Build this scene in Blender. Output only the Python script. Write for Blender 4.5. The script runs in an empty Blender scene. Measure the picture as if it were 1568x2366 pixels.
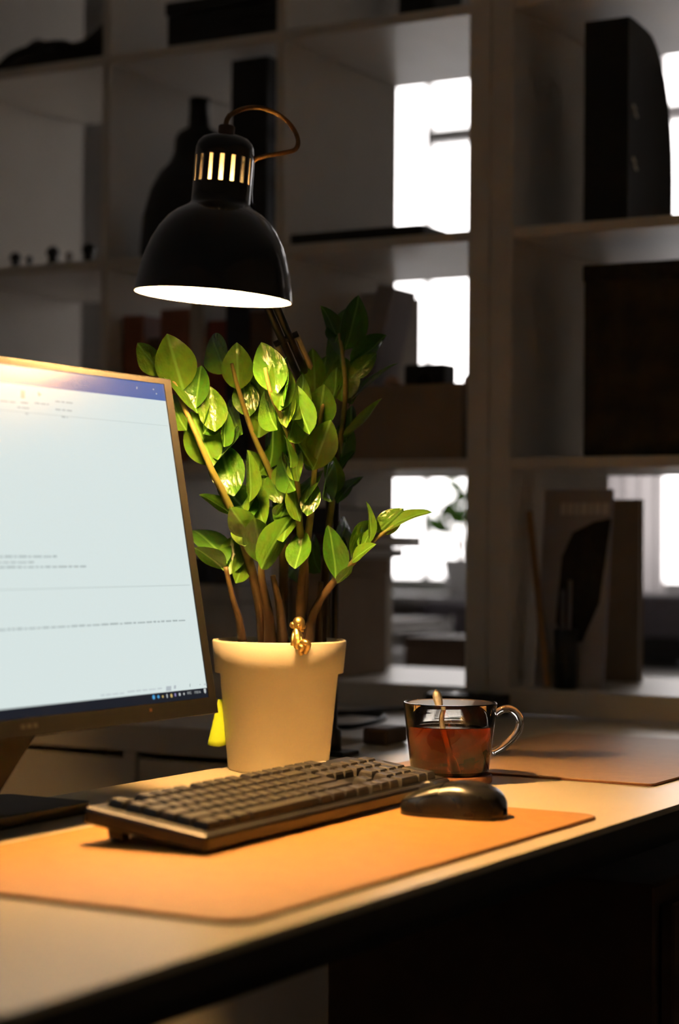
import bpy, bmesh, math, random
from mathutils import Vector as V, Matrix
random.seed(7)
sc = bpy.context.scene
COL = sc.collection
# ------------------------------------------------------------------ camera
F, PITCH, ROLL, YAW, H = 4600.0, .0152, .0085, .5212, .26
_c, _s = math.cos(YAW), math.sin(YAW)
FWD = V((-_s*math.cos(PITCH), _c*math.cos(PITCH), math.sin(PITCH)))
_r = V((_c, _s, 0)); _u = _r.cross(FWD)
RGT = _r*math.cos(ROLL) + _u*math.sin(ROLL)
UP = -_r*math.sin(ROLL) + _u*math.cos(ROLL)
CAM = V((0, 0, H))
cd = bpy.data.cameras.new('camera'); co = bpy.data.objects.new('camera', cd); COL.objects.link(co)
co.matrix_world = Matrix(((RGT.x, UP.x, -FWD.x, CAM.x), (RGT.y, UP.y, -FWD.y, CAM.y), (RGT.z, UP.z, -FWD.z, CAM.z), (0, 0, 0, 1)))
cd.sensor_fit = 'VERTICAL'; cd.sensor_height = 36; cd.lens = F*36/2366
cd.clip_start = .05; cd.clip_end = 200
cd.dof.use_dof = True; cd.dof.focus_distance = 2.12; cd.dof.aperture_fstop = 3.4
sc.camera = co
# ------------------------------------------------------------------ view, world
sc.view_settings.view_transform = 'Standard'; sc.view_settings.look = 'None'
sc.view_settings.exposure = 0; sc.view_settings.gamma = 1; sc.view_settings.use_curve_mapping = False
w = bpy.data.worlds.new('overcast'); sc.world = w; w.use_nodes = True
w.node_tree.nodes['Background'].inputs[0].default_value = (1, .945, .925, 1)
w.node_tree.nodes['Background'].inputs[1].default_value = 4.6
LAMP_POWER = 1100
sc.cycles.use_light_tree = False; sc.cycles.max_bounces = 8; sc.cycles.diffuse_bounces = 3; sc.cycles.glossy_bounces = 3; sc.cycles.transmission_bounces = 8; sc.cycles.sample_clamp_indirect = 30

# measuring helpers: a sight line of the photograph met with a real plane / distance
def ray(px, py): return FWD + RGT*((px-784)/F) - UP*((py-1183)/F)
def onz(px, py, z=0): d = ray(px, py); return CAM + d*((z-H)/d.z)
def onx(px, py, x): d = ray(px, py); return CAM + d*(x/d.x)
def ony(px, py, y): d = ray(px, py); return CAM + d*(y/d.y)
def at(px, py, D): return CAM + ray(px, py)*D

# ------------------------------------------------------------------ materials
MATS = {}
def mat(name, col, rough=.5, metal=0, spec=.5, noise=0, scale=40, bump=0, bscale=200, coat=0, trans=0, ior=1.45, col2=None, stretch=None):
    m = bpy.data.materials.new(name); m.use_nodes = True; nt = m.node_tree; b = nt.nodes['Principled BSDF']
    b.inputs['Base Color'].default_value = (*col, 1); b.inputs['Roughness'].default_value = rough
    b.inputs['Metallic'].default_value = metal; b.inputs['Specular IOR Level'].default_value = spec
    b.inputs['Coat Weight'].default_value = coat; b.inputs['Transmission Weight'].default_value = trans; b.inputs['IOR'].default_value = ior
    tc = nt.nodes.new('ShaderNodeTexCoord'); src = tc.outputs['Object']
    if stretch:
        mp = nt.nodes.new('ShaderNodeMapping'); mp.inputs['Scale'].default_value = stretch
        nt.links.new(src, mp.inputs[0]); src = mp.outputs[0]
    if noise or col2:
        n = nt.nodes.new('ShaderNodeTexNoise'); n.inputs['Scale'].default_value = scale; n.inputs['Detail'].default_value = 4
        nt.links.new(src, n.inputs['Vector'])
        r = nt.nodes.new('ShaderNodeValToRGB'); r.color_ramp.elements[0].position = .3; r.color_ramp.elements[1].position = .7
        a = [max(0, c*(1-noise)) for c in col]; z = col2 or [min(1, c*(1+noise)) for c in col]
        r.color_ramp.elements[0].color = (*a, 1); r.color_ramp.elements[1].color = (*z, 1)
        nt.links.new(n.outputs['Fac'], r.inputs[0]); nt.links.new(r.outputs[0], b.inputs['Base Color'])
    if bump:
        n2 = nt.nodes.new('ShaderNodeTexNoise'); n2.inputs['Scale'].default_value = bscale
        nt.links.new(src, n2.inputs['Vector'])
        bp = nt.nodes.new('ShaderNodeBump'); bp.inputs['Strength'].default_value = bump; bp.inputs['Distance'].default_value = .001
        nt.links.new(n2.outputs['Fac'], bp.inputs['Height']); nt.links.new(bp.outputs[0], b.inputs['Normal'])
    MATS[name] = m
    return m
def emit(name, col, strength):
    m = bpy.data.materials.new(name); m.use_nodes = True; b = m.node_tree.nodes['Principled BSDF']
    b.inputs['Base Color'].default_value = (0, 0, 0, 1); b.inputs['Roughness'].default_value = .25
    b.inputs['Emission Color'].default_value = (*col, 1); b.inputs['Emission Strength'].default_value = strength
    if name not in ('bulb_glow', 'screen_white', 'screen_blue'): m.cycles.emission_sampling = 'NONE'
    MATS[name] = m
    return m
mat('wall_paint', (.66, .63, .60), .8, noise=.05, scale=6)
mat('floor_wood', (.08, .05, .03), .5, noise=.3, scale=8, stretch=(1, 12, 1))
mat('ceiling_paint', (.75, .74, .72), .9, noise=.03, scale=5)
mat('window_frame', (.85, .85, .86), .5, noise=.03)
mat('shelf_white', (.80, .74, .66), .40, spec=.35, noise=.03, scale=12)
mat('desk_white', (.72, .63, .46), .33, noise=.02, scale=10)
mat('desk_edge', (.05, .045, .04), .5, noise=.1)
mat('black_metal', (.012, .012, .013), .4, noise=.1)
mat('leather', (.54, .27, .068), .55, noise=.06, scale=60, bump=.25, bscale=900)
mat('leather_edge', (.16, .06, .02), .7, noise=.1, scale=80)
mat('tan_pad', (.46, .30, .17), .5, noise=.06, scale=60, bump=.2, bscale=800)
mat('black_plastic', (.016, .015, .014), .38, noise=.15, scale=90)
mat('key_plastic', (.034, .030, .025), .42, spec=.35, noise=.1, scale=200, bump=.1, bscale=2500)
mat('bezel_black', (.009, .0085, .008), .5, spec=.22, noise=.1, scale=60)
mat('wall_beige', (.60, .49, .34), .8, noise=.05, scale=6)
mat('mouse_gloss', (.012, .012, .012), .26, noise=.1, scale=40)
mat('grey_print', (.55, .5, .42), .5, noise=.05)
mat('lamp_black', (.010, .010, .011), .16, noise=.1, scale=30, coat=.4)
mat('lamp_inner', (.9, .86, .78), .5, noise=.02)
mat('socket_white', (.85, .78, .6), .5, noise=.02)
mat('spring_steel', (.85, .68, .42), .5, metal=1, noise=.05)
mat('cable_cloth', (.22, .11, .035), .7, noise=.2, scale=400)
mat('cable_black', (.012, .012, .012), .5, noise=.1)
mat('pot_white', (.84, .78, .63), .45, noise=.02, scale=20)
mat('soil', (.05, .022, .012), .95, noise=.6, scale=60, bump=1, bscale=120)
mat('gold', (.95, .68, .25), .38, metal=1, noise=.08, scale=60)
mat('note_yellow', (.55, .78, .03), .7, noise=.03)
mat('steel', (.85, .82, .75), .40, metal=1, noise=.03)
mat('cork', (.24, .10, .04), .7, noise=.25, scale=120, bump=.3, bscale=300)
mat('cardboard', (.34, .25, .17), .8, noise=.08, scale=14, bump=.1, bscale=90)
mat('dark_fabric', (.030, .026, .022), .9, noise=.3, scale=60, bump=.4, bscale=500)
mat('dark_pattern', (.022, .020, .018), .8, col2=(.06, .045, .02), noise=.3, scale=22)
mat('black_card', (.012, .012, .012), .35, noise=.15, scale=40)
mat('grey_paper', (.40, .37, .40), .7, noise=.06, scale=20)
mat('white_paper', (.75, .73, .72), .7, noise=.03, scale=20)
mat('red_cover', (.30, .075, .05), .6, noise=.15, scale=20)
mat('rust_cover', (.34, .13, .075), .6, noise=.15, scale=20)
mat('cream_cover', (.55, .50, .44), .6, noise=.08, scale=20)
mat('navy_cover', (.03, .035, .05), .6, noise=.15, scale=20)
mat('brown_cover', (.13, .08, .05), .6, noise=.15, scale=20)
mat('wood_strip', (.36, .2, .09), .5, noise=.2, scale=30, stretch=(1, 1, 8))
mat('ceramic_black', (.014, .013, .013), .5, noise=.1)
mat('radiator_white', (.72, .7, .69), .4, noise=.02)
mat('chair_grey', (.20, .18, .21), .8, noise=.1, scale=50, bump=.2, bscale=300)
mat('skin_tone_wood', (.6, .36, .22), .5, noise=.1)
mat('stem_green', (.22, .20, .035), .5, col2=(.30, .17, .04), noise=.2, scale=25)
mat('stem_brown', (.17, .07, .025), .7, col2=(.10, .09, .03), noise=.4, scale=30)

def leaf_material():
    m = bpy.data.materials.new('leaf_green'); m.use_nodes = True; nt = m.node_tree; b = nt.nodes['Principled BSDF']; L = nt.links
    tc = nt.nodes.new('ShaderNodeTexCoord'); sx = nt.nodes.new('ShaderNodeSeparateXYZ'); L.new(tc.outputs['Object'], sx.inputs[0])
    ab = nt.nodes.new('ShaderNodeMath'); ab.operation = 'ABSOLUTE'; L.new(sx.outputs[0], ab.inputs[0])
    lt = nt.nodes.new('ShaderNodeMapRange'); lt.inputs[1].default_value = .012; lt.inputs[2].default_value = .05; L.new(ab.outputs[0], lt.inputs[0])
    oi = nt.nodes.new('ShaderNodeObjectInfo')
    hs = nt.nodes.new('ShaderNodeValToRGB'); hs.color_ramp.elements[0].color = (.06, .20, .017, 1); hs.color_ramp.elements[1].color = (.14, .30, .024, 1)
    L.new(oi.outputs['Random'], hs.inputs[0])
    nz = nt.nodes.new('ShaderNodeTexNoise'); nz.inputs['Scale'].default_value = 5; L.new(tc.outputs['Object'], nz.inputs['Vector'])
    mx0 = nt.nodes.new('ShaderNodeMix'); mx0.data_type = 'RGBA'; mx0.blend_type = 'MULTIPLY'; mx0.inputs[0].default_value = .5
    L.new(hs.outputs[0], mx0.inputs[6]); L.new(nz.outputs['Color'], mx0.inputs[7])
    mx = nt.nodes.new('ShaderNodeMix'); mx.data_type = 'RGBA'; mx.inputs[6].default_value = (.15, .36, .06, 1)
    L.new(lt.outputs[0], mx.inputs[0]); L.new(mx0.outputs[2], mx.inputs[7])
    L.new(mx.outputs[2], b.inputs['Base Color']); b.inputs['Roughness'].default_value = .23
    bp = nt.nodes.new('ShaderNodeBump'); bp.inputs['Strength'].default_value = .15; bp.inputs['Distance'].default_value = .02
    L.new(nz.outputs['Fac'], bp.inputs['Height']); L.new(bp.outputs[0], b.inputs['Normal'])
    tr = nt.nodes.new('ShaderNodeBsdfTranslucent'); L.new(mx.outputs[2], tr.inputs[0])
    ms = nt.nodes.new('ShaderNodeMixShader'); ms.inputs[0].default_value = .25
    L.new(b.outputs[0], ms.inputs[1]); L.new(tr.outputs[0], ms.inputs[2]); L.new(ms.outputs[0], nt.nodes['Material Output'].inputs[0])
    MATS['leaf_green'] = m
leaf_material()
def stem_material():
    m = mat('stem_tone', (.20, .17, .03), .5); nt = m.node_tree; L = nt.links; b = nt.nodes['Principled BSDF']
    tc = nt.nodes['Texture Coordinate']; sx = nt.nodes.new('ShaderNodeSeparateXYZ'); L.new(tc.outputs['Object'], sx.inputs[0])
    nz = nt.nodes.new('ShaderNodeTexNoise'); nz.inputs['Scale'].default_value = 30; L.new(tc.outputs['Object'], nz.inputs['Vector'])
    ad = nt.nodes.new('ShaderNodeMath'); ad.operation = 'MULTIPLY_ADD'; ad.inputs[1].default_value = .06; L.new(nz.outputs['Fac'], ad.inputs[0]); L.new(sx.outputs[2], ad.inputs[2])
    r = nt.nodes.new('ShaderNodeValToRGB'); e = r.color_ramp.elements; e[0].position = .20; e[0].color = (.018, .010, .006, 1); e[1].position = .34; e[1].color = (.20, .21, .045, 1)  # brown sheath at the base, darkened further to paint in shade from the leaves
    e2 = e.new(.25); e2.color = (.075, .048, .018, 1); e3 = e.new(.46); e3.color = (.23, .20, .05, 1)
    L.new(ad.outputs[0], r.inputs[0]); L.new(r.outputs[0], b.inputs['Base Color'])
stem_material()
def pane_material():
    m = bpy.data.materials.new('pane_glass'); m.use_nodes = True; nt = m.node_tree; L = nt.links
    t = nt.nodes.new('ShaderNodeBsdfTransparent'); g = nt.nodes.new('ShaderNodeBsdfGlossy'); g.inputs['Roughness'].default_value = .02
    f = nt.nodes.new('ShaderNodeFresnel'); f.inputs[0].default_value = 1.3; x = nt.nodes.new('ShaderNodeMixShader')
    L.new(f.outputs[0], x.inputs[0]); L.new(t.outputs[0], x.inputs[1]); L.new(g.outputs[0], x.inputs[2])
    L.new(x.outputs[0], nt.nodes['Material Output'].inputs[0]); MATS['pane_glass'] = m
pane_material()
def curtain_material():
    m = bpy.data.materials.new('curtain_sheer'); m.use_nodes = True; nt = m.node_tree; L = nt.links
    t = nt.nodes.new('ShaderNodeBsdfTranslucent'); t.inputs[0].default_value = (.6, .57, .57, 1)
    d = nt.nodes.new('ShaderNodeBsdfDiffuse'); d.inputs[0].default_value = (.6, .57, .57, 1)
    x = nt.nodes.new('ShaderNodeMixShader'); L.new(t.outputs[0], x.inputs[1]); L.new(d.outputs[0], x.inputs[2])
    L.new(x.outputs[0], nt.nodes['Material Output'].inputs[0]); MATS['curtain_sheer'] = m
curtain_material()
mat('glass_clear', (1, .97, .9), .01, trans=1, ior=1.45)
mat('tea', (.33, .045, .008), .0, trans=1, ior=1.33)
emit('bulb_glow', (1.0, .55, .19), LAMP_POWER)
emit('screen_white', (.79, .90, .885), .86)
emit('screen_blue', (.12, .2, .52), .75)
emit('screen_dark', (.014, .017, .026), .8)
emit('screen_grey', (.55, .62, .66), .8)
emit('screen_line', (.62, .72, .70), .8)
emit('screen_text', (.36, .43, .43), .8)
emit('screen_ice', (.10, .45, .85), .8)
emit('screen_amber', (.75, .55, .2), .8)
emit('screen_tan', (.80, .66, .5), .85)
emit('screen_violet', (.35, .3, .6), .8)
emit('screen_pale', (.62, .66, .66), .8)

# ------------------------------------------------------------------ mesh helpers
class MB:
    def __init__(s): s.v = []; s.f = []; s.sm = []
    def add(s, vs, fs, smooth=False, M=None):
        o = len(s.v); s.v += [tuple(M @ V(p)) if M else tuple(p) for p in vs]
        s.f += [tuple(i+o for i in f) for f in fs]; s.sm += [smooth]*len(fs); return s
    def box(s, a, b, M=None):
        (x0, y0, z0), (x1, y1, z1) = a, b
        return s.add([(x0,y0,z0),(x1,y0,z0),(x1,y1,z0),(x0,y1,z0),(x0,y0,z1),(x1,y0,z1),(x1,y1,z1),(x0,y1,z1)],
                     [(3,2,1,0),(4,5,6,7),(0,1,5,4),(1,2,6,5),(2,3,7,6),(3,0,4,7)], False, M)
    def rbox(s, a, b, r=.004, seg=2, M=None):
        bm = bmesh.new(); bmesh.ops.create_cube(bm, size=1)
        for v in bm.verts: v.co = V([a[i] + (v.co[i]+.5)*(b[i]-a[i]) for i in range(3)])
        bmesh.ops.bevel(bm, geom=bm.edges[:], offset=r, segments=seg, profile=.5, affect='EDGES')
        bm.verts.index_update(); s.add([v.co.copy() for v in bm.verts], [[v.index for v in f.verts] for f in bm.faces], False, M); bm.free(); return s
    def lathe(s, prof, n=40, M=None, smooth=True, cap0=False, cap1=False):
        vs = []; fs = []
        for r, z in prof:
            for k in range(n):
                t = 2*math.pi*k/n; vs.append((r*math.cos(t), r*math.sin(t), z))
        for i in range(len(prof)-1):
            for k in range(n):
                k2 = (k+1) % n; fs.append((i*n+k, i*n+k2, (i+1)*n+k2, (i+1)*n+k))
        if cap0: fs.append(tuple(range(n))[::-1])
        if cap1: fs.append(tuple((len(prof)-1)*n+k for k in range(n)))
        return s.add(vs, fs, smooth, M)
    def tube(s, pts, rad, n=10, smooth=True, caps=True):
        pts = [V(p) for p in pts]; R = rad if isinstance(rad, (list, tuple)) else [rad]*len(pts)
        if len(R) != len(pts):
            q = [i*(len(R)-1)/(len(pts)-1) for i in range(len(pts))]; R = [R[int(t)]+(R[min(int(t)+1, len(R)-1)]-R[int(t)])*(t-int(t)) for t in q]
        vs = []; fs = []; prev = None
        for i, p in enumerate(pts):
            t = (pts[min(i+1, len(pts)-1)] - pts[max(i-1, 0)]).normalized()
            if prev is None: a = t.orthogonal().normalized()
            else: a = (prev - t*prev.dot(t)).normalized()
            prev = a; b = t.cross(a)
            for k in range(n):
                th = 2*math.pi*k/n; vs.append(p + (a*math.cos(th) + b*math.sin(th))*R[i])
        for i in range(len(pts)-1):
            for k in range(n):
                k2 = (k+1) % n; fs.append((i*n+k, i*n+k2, (i+1)*n+k2, (i+1)*n+k))
        if caps: fs.append(tuple(range(n))[::-1]); fs.append(tuple((len(pts)-1)*n+k for k in range(n)))
        return s.add(vs, fs, smooth)
    def prism(s, poly, z0, z1, M=None):
        n = len(poly); vs = [(x, y, z0) for x, y in poly] + [(x, y, z1) for x, y in poly]
        fs = [tuple(range(n))[::-1], tuple(range(n, 2*n))] + [(i, (i+1) % n, n+(i+1) % n, n+i) for i in range(n)]
        return s.add(vs, fs, False, M)
    def ball(s, c, r, n=12, m=8, M=None):
        r = (r, r, r) if not isinstance(r, (tuple, list)) else r
        vs = [(c[0], c[1], c[2]-r[2])]; fs = []
        for i in range(1, m):
            ph = math.pi*i/m
            for k in range(n):
                t = 2*math.pi*k/n; vs.append((c[0]+r[0]*math.sin(ph)*math.cos(t), c[1]+r[1]*math.sin(ph)*math.sin(t), c[2]-r[2]*math.cos(ph)))
        vs.append((c[0], c[1], c[2]+r[2])); e = len(vs)-1
        for k in range(n):
            k2 = (k+1) % n; fs.append((0, 1+k2, 1+k)); fs.append((e, 1+(m-2)*n+k, 1+(m-2)*n+k2))
            for i in range(m-2): fs.append((1+i*n+k, 1+i*n+k2, 1+(i+1)*n+k2, 1+(i+1)*n+k))
        return s.add(vs, fs, True, M)
    def mesh(s, name, m):
        me = bpy.data.meshes.new(name); me.from_pydata(s.v, [], s.f)
        me.polygons.foreach_set('use_smooth', s.sm); me.materials.append(MATS[m]); me.update(); return me
    def build(s, name, m, parent=None, label=None):
        return link(name, s.mesh(name, m), parent, label)
def link(name, me, parent=None, label=None):
    o = bpy.data.objects.new(name, me); COL.objects.link(o)
    if parent: o.parent = parent; o.matrix_parent_inverse = Matrix()
    if label: o['label'] = label
    return o
def tag(o, label, cat, group=None):
    o['label'] = label; o['category'] = cat
    if group: o['group'] = group
    return o
def thing(name, label, cat, loc=(0, 0, 0), M=None, group=None):
    o = bpy.data.objects.new(name, None); COL.objects.link(o); o.empty_display_size = .02
    o.matrix_world = M if M else Matrix.Translation(V(loc))
    return tag(o, label, cat, group)
def struct(o): o['kind'] = 'structure'; return o
def rounded(x0, y0, x1, y1, r, n=6):
    p = []
    for cx, cy, a in ((x1-r, y1-r, 0), (x0+r, y1-r, 90), (x0+r, y0+r, 180), (x1-r, y0+r, 270)):
        for k in range(n+1):
            t = math.radians(a+90*k/n); p.append((cx+r*math.cos(t), cy+r*math.sin(t)))
    return p
def bez(pts, n=8):
    """smooth polyline (Catmull-Rom) through the points"""
    P = [V(p) for p in pts]; P = [P[0]*2-P[1]] + P + [P[-1]*2-P[-2]]; out = []
    for i in range(1, len(P)-2):
        for k in range(n):
            t = k/n; a, b, c, d = P[i-1], P[i], P[i+1], P[i+2]
            out.append(.5*((2*b) + (c-a)*t + (2*a-5*b+4*c-d)*t*t + (3*b-a-3*c+d)*t**3))
    return out + [P[-2]]
def frame(o, x, y, z): return Matrix(((x[0], y[0], z[0], o[0]), (x[1], y[1], z[1], o[1]), (x[2], y[2], z[2], o[2]), (0, 0, 0, 1)))
def Rz(a): return Matrix.Rotation(a, 4, 'Z')
def T(*p): return Matrix.Translation(V(p))

# ------------------------------------------------------------------ room shell
X0, X1, Y0, Y1, Z0, Z1 = -5.2, 1.9, -1.6, 6.0, -.74, 2.25
struct(MB().box((X0, Y0, Z0-.1), (X1, Y1+.3, Z0)).build('floor', 'floor_wood'))
struct(MB().box((X0, Y0, Z1), (X1, Y1+.3, Z1+.1)).build('ceiling', 'ceiling_paint'))
struct(MB().box((X0-.1, Y0, Z0), (X0, Y1+.3, Z1)).build('wall_left', 'wall_paint'))
struct(MB().box((X1, Y0, Z0), (X1+.1, Y1+.3, Z1)).build('wall_right', 'wall_beige'))
struct(MB().box((X0, Y0-.1, Z0), (X1, Y0, Z1)).build('wall_front', 'wall_beige'))
WIN = [(-3.42, -2.74), (-2.50, -1.30)]; SILL, WTOP = .09, 1.92
wb = MB(); xs = [X0] + [x for w_ in WIN for x in w_] + [X1]
for i in range(0, len(xs), 2): wb.box((xs[i], Y1, Z0), (xs[i+1], Y1+.3, Z1))
for a, b in WIN: wb.box((a, Y1, Z0), (b, Y1+.3, SILL)); wb.box((a, Y1, WTOP), (b, Y1+.3, Z1))
struct(wb.build('wall_back', 'wall_paint'))
for i, (a, b) in enumerate(WIN):
    root = bpy.data.objects.new('window_%d' % (i+1), None); COL.objects.link(root); struct(root)
    yf = Y1+.14; t = .05; mull = [-3.185] if i == 0 else [-1.9]; tz = 1.672
    fr = MB()
    for p, q in (((a, yf, SILL), (a+t, yf+.06, WTOP)), ((b-t, yf, SILL), (b, yf+.06, WTOP)), ((a+t, yf, SILL), (b-t, yf+.06, SILL+t)), ((a+t, yf, WTOP-t), (b-t, yf+.06, WTOP))): fr.box(p, q)
    fr.build('window_frame', 'window_frame', root)
    for mx in mull: MB().box((mx-.009, yf, SILL+t), (mx+.009, yf+.03, WTOP-t)).build('mullion', 'window_frame', root)
    ed = [a+t] + mull + [b-t]
    for k in range(len(ed)-1):
        p = ed[k] + (.009 if k else 0); q = ed[k+1] - (.009 if k < len(ed)-2 else 0)
        hz = [(SILL+t, WTOP-t)] if (i == 0 and k == 0) else [(SILL+t, tz-.025), (tz+.025, WTOP-t)]
        if len(hz) == 2: MB().box((p, yf, tz-.025), (q, yf+.06, tz+.025)).build('transom', 'window_frame', root)
        for z0, z1 in hz: MB().box((p, yf+.027, z0), (q, yf+.033, z1)).build('pane', 'pane_glass', root)
    MB().rbox((a-.04, Y1-.2, SILL-.03), (b+.04, Y1+.14, SILL), .005).build('window_sill', 'window_frame', root)

# ------------------------------------------------------------------ shelf units (39 cm deep, open back)
SY0, SY1 = 2.75, 3.14
ZB = [.040+.351*k for k in range(5)]      # floors of the four rows, then the ceiling
def shelf(name, label, xl, cols):
    """xl: outer left face; outer boards 3.7 cm, inner boards 1.6 cm"""
    root = thing(name, label, 'shelf', (0, 0, 0))
    xr = xl+.037*2+cols*.335+(cols-1)*.016; top = ZB[3]+.335
    MB().rbox((xl, SY0, .002), (xl+.037, SY1, top+.037), .0012, 1).build('side_panel', 'shelf_white', root)
    MB().rbox((xr-.037, SY0, .002), (xr, SY1, top+.037), .0012, 1).build('side_panel', 'shelf_white', root)
    MB().rbox((xl+.037, SY0, .002), (xr-.037, SY1, .040), .0012, 1).build('bottom_board', 'shelf_white', root)
    MB().rbox((xl+.037, SY0, top), (xr-.037, SY1, top+.037), .0012, 1).build('top_board', 'shelf_white', root)
    for k in range(1, 4): MB().rbox((xl+.037, SY0+.002, ZB[k]-.016), (xr-.037, SY1-.002, ZB[k]), .001, 1).build('shelf_board', 'shelf_white', root)
    for c in range(1, cols):
        x = xl+.037+c*.335+(c-1)*.016
        for k in range(4): MB().rbox((x, SY0+.002, ZB[k]), (x+.016, SY1-.002, ZB[k]+.335), .001, 1).build('divider', 'shelf_white', root)
    return root
SHL = -1.318-(.037*2+3*.335+2*.016)       # cells from the seam leftwards: c0 [-1.69,-1.355] c1 [-2.041,-1.706] c2 [-2.392,-2.057]
shelf('cube_shelf', 'tall white open cube shelf behind the lamp and plant, three cubes wide', SHL, 3)
shelf('cube_shelf', 'tall white open cube shelf behind the glass mug, reaching out of the picture', -1.317, 2)

# low cabinet under / before the left shelf
def low_cabinet():
    root = thing('low_cabinet', 'low white cabinet with recessed doors seen beneath the monitor', 'cabinet')
    x0, x1, y0, y1 = -2.36, -1.264, 2.31, 2.742
    MB().rbox((x0, y0, -.040), (x1, y1, 0), .0015, 1).build('top_board', 'shelf_white', root)
    for a, b in ((x0, x0+.02), (-1.677, -1.657), (x1-.02, x1), (-2.028, -2.008)): MB().box((a, y0, Z0), (b, y1, -.040)).build('upright', 'shelf_white', root)
    MB().box((x0+.02, y1-.02, Z0), (x1-.02, y1, -.04)).build('back_panel', 'shelf_white', root)
    for a, b in ((x0+.02, -2.028), (-2.008, -1.677), (-1.657, x1-.02)):
        d = MB().rbox((a+.002, y0+.006, Z0+.06), (b-.002, y0+.024, -.0495), .001, 1).build('door', 'shelf_white', root)
        MB().rbox((a+.03, y0-.004, -.16), (a+.04, y0+.006, -.30), .002, 1).build('handle', 'black_metal', d)
low_cabinet()

# ------------------------------------------------------------------ desk
DX0, DX1, DY0, DY1 = -1.258, -.700, .84, 2.745
def desk():
    root = thing('desk', 'white topped office desk carrying the keyboard and the plant', 'desk')
    MB().prism(rounded(DX0, DY0, DX1, DY1, .03), -.006, 0).build('desk_top', 'desk_white', root)
    MB().prism(rounded(DX0+.001, DY0+.001, DX1-.0015, DY1-.001, .03), -.025, -.006).build('edge_band', 'desk_edge', root, 'dark edge band')
    for x in (DX0+.06, DX1-.10):
        for y in (DY0+.08, DY1-.12): MB().rbox((x, y, Z0), (x+.04, y+.04, -.025), .003, 1).build('leg', 'black_metal', root)
    MB().box((DX0+.07, DY0+.12, -.065), (DX0+.09, DY1-.12, -.026)).build('rail', 'black_metal', root)
    MB().box((DX1-.09, DY0+.12, -.065), (DX1-.07, DY1-.12, -.026)).build('rail', 'black_metal', root)
desk()
def pedestal():
    root = thing('drawer_pedestal', 'dark drawer pedestal in the shade under the desk', 'drawers')
    MB().rbox((-1.16, 2.0, Z0), (-.76, 2.42, -.10), .003, 1).build('body', 'brown_cover', root)
    for k in range(3):
        d = MB().rbox((-.758, 2.01, Z0+.03+k*.2), (-.742, 2.41, Z0+.22+k*.2), .003, 1).build('drawer', 'brown_cover', root)
        MB().tube([(-.73, 2.12, Z0+.16+k*.2), (-.73, 2.30, Z0+.16+k*.2)], .006).build('handle', 'black_metal', d)
pedestal()

# pads
def pad(name, label, x0, y0, x1, y1, m, me, th, r=.022):
    root = thing(name, label, 'desk pad', (0, 0, 0))
    MB().prism(rounded(x0+.0012, y0+.0012, x1-.0012, y1-.0012, r), .0006+th*.55, th).build('surface', m, root)
    MB().prism(rounded(x0, y0, x1, y1, r), .0003, .0006+th*.55).build('edge', me, root)
PADZ = .0032
pad('desk_pad', 'orange tan leather desk pad under the keyboard and mouse', -1.083, 1.135, -.726, 1.772, 'leather', 'leather_edge', PADZ)
pad('desk_pad', 'thin brownish mat lying behind the glass mug towards the shelf', -1.10, 2.028, -.773, 2.52, 'tan_pad', 'leather_edge', .003, .008)

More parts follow.
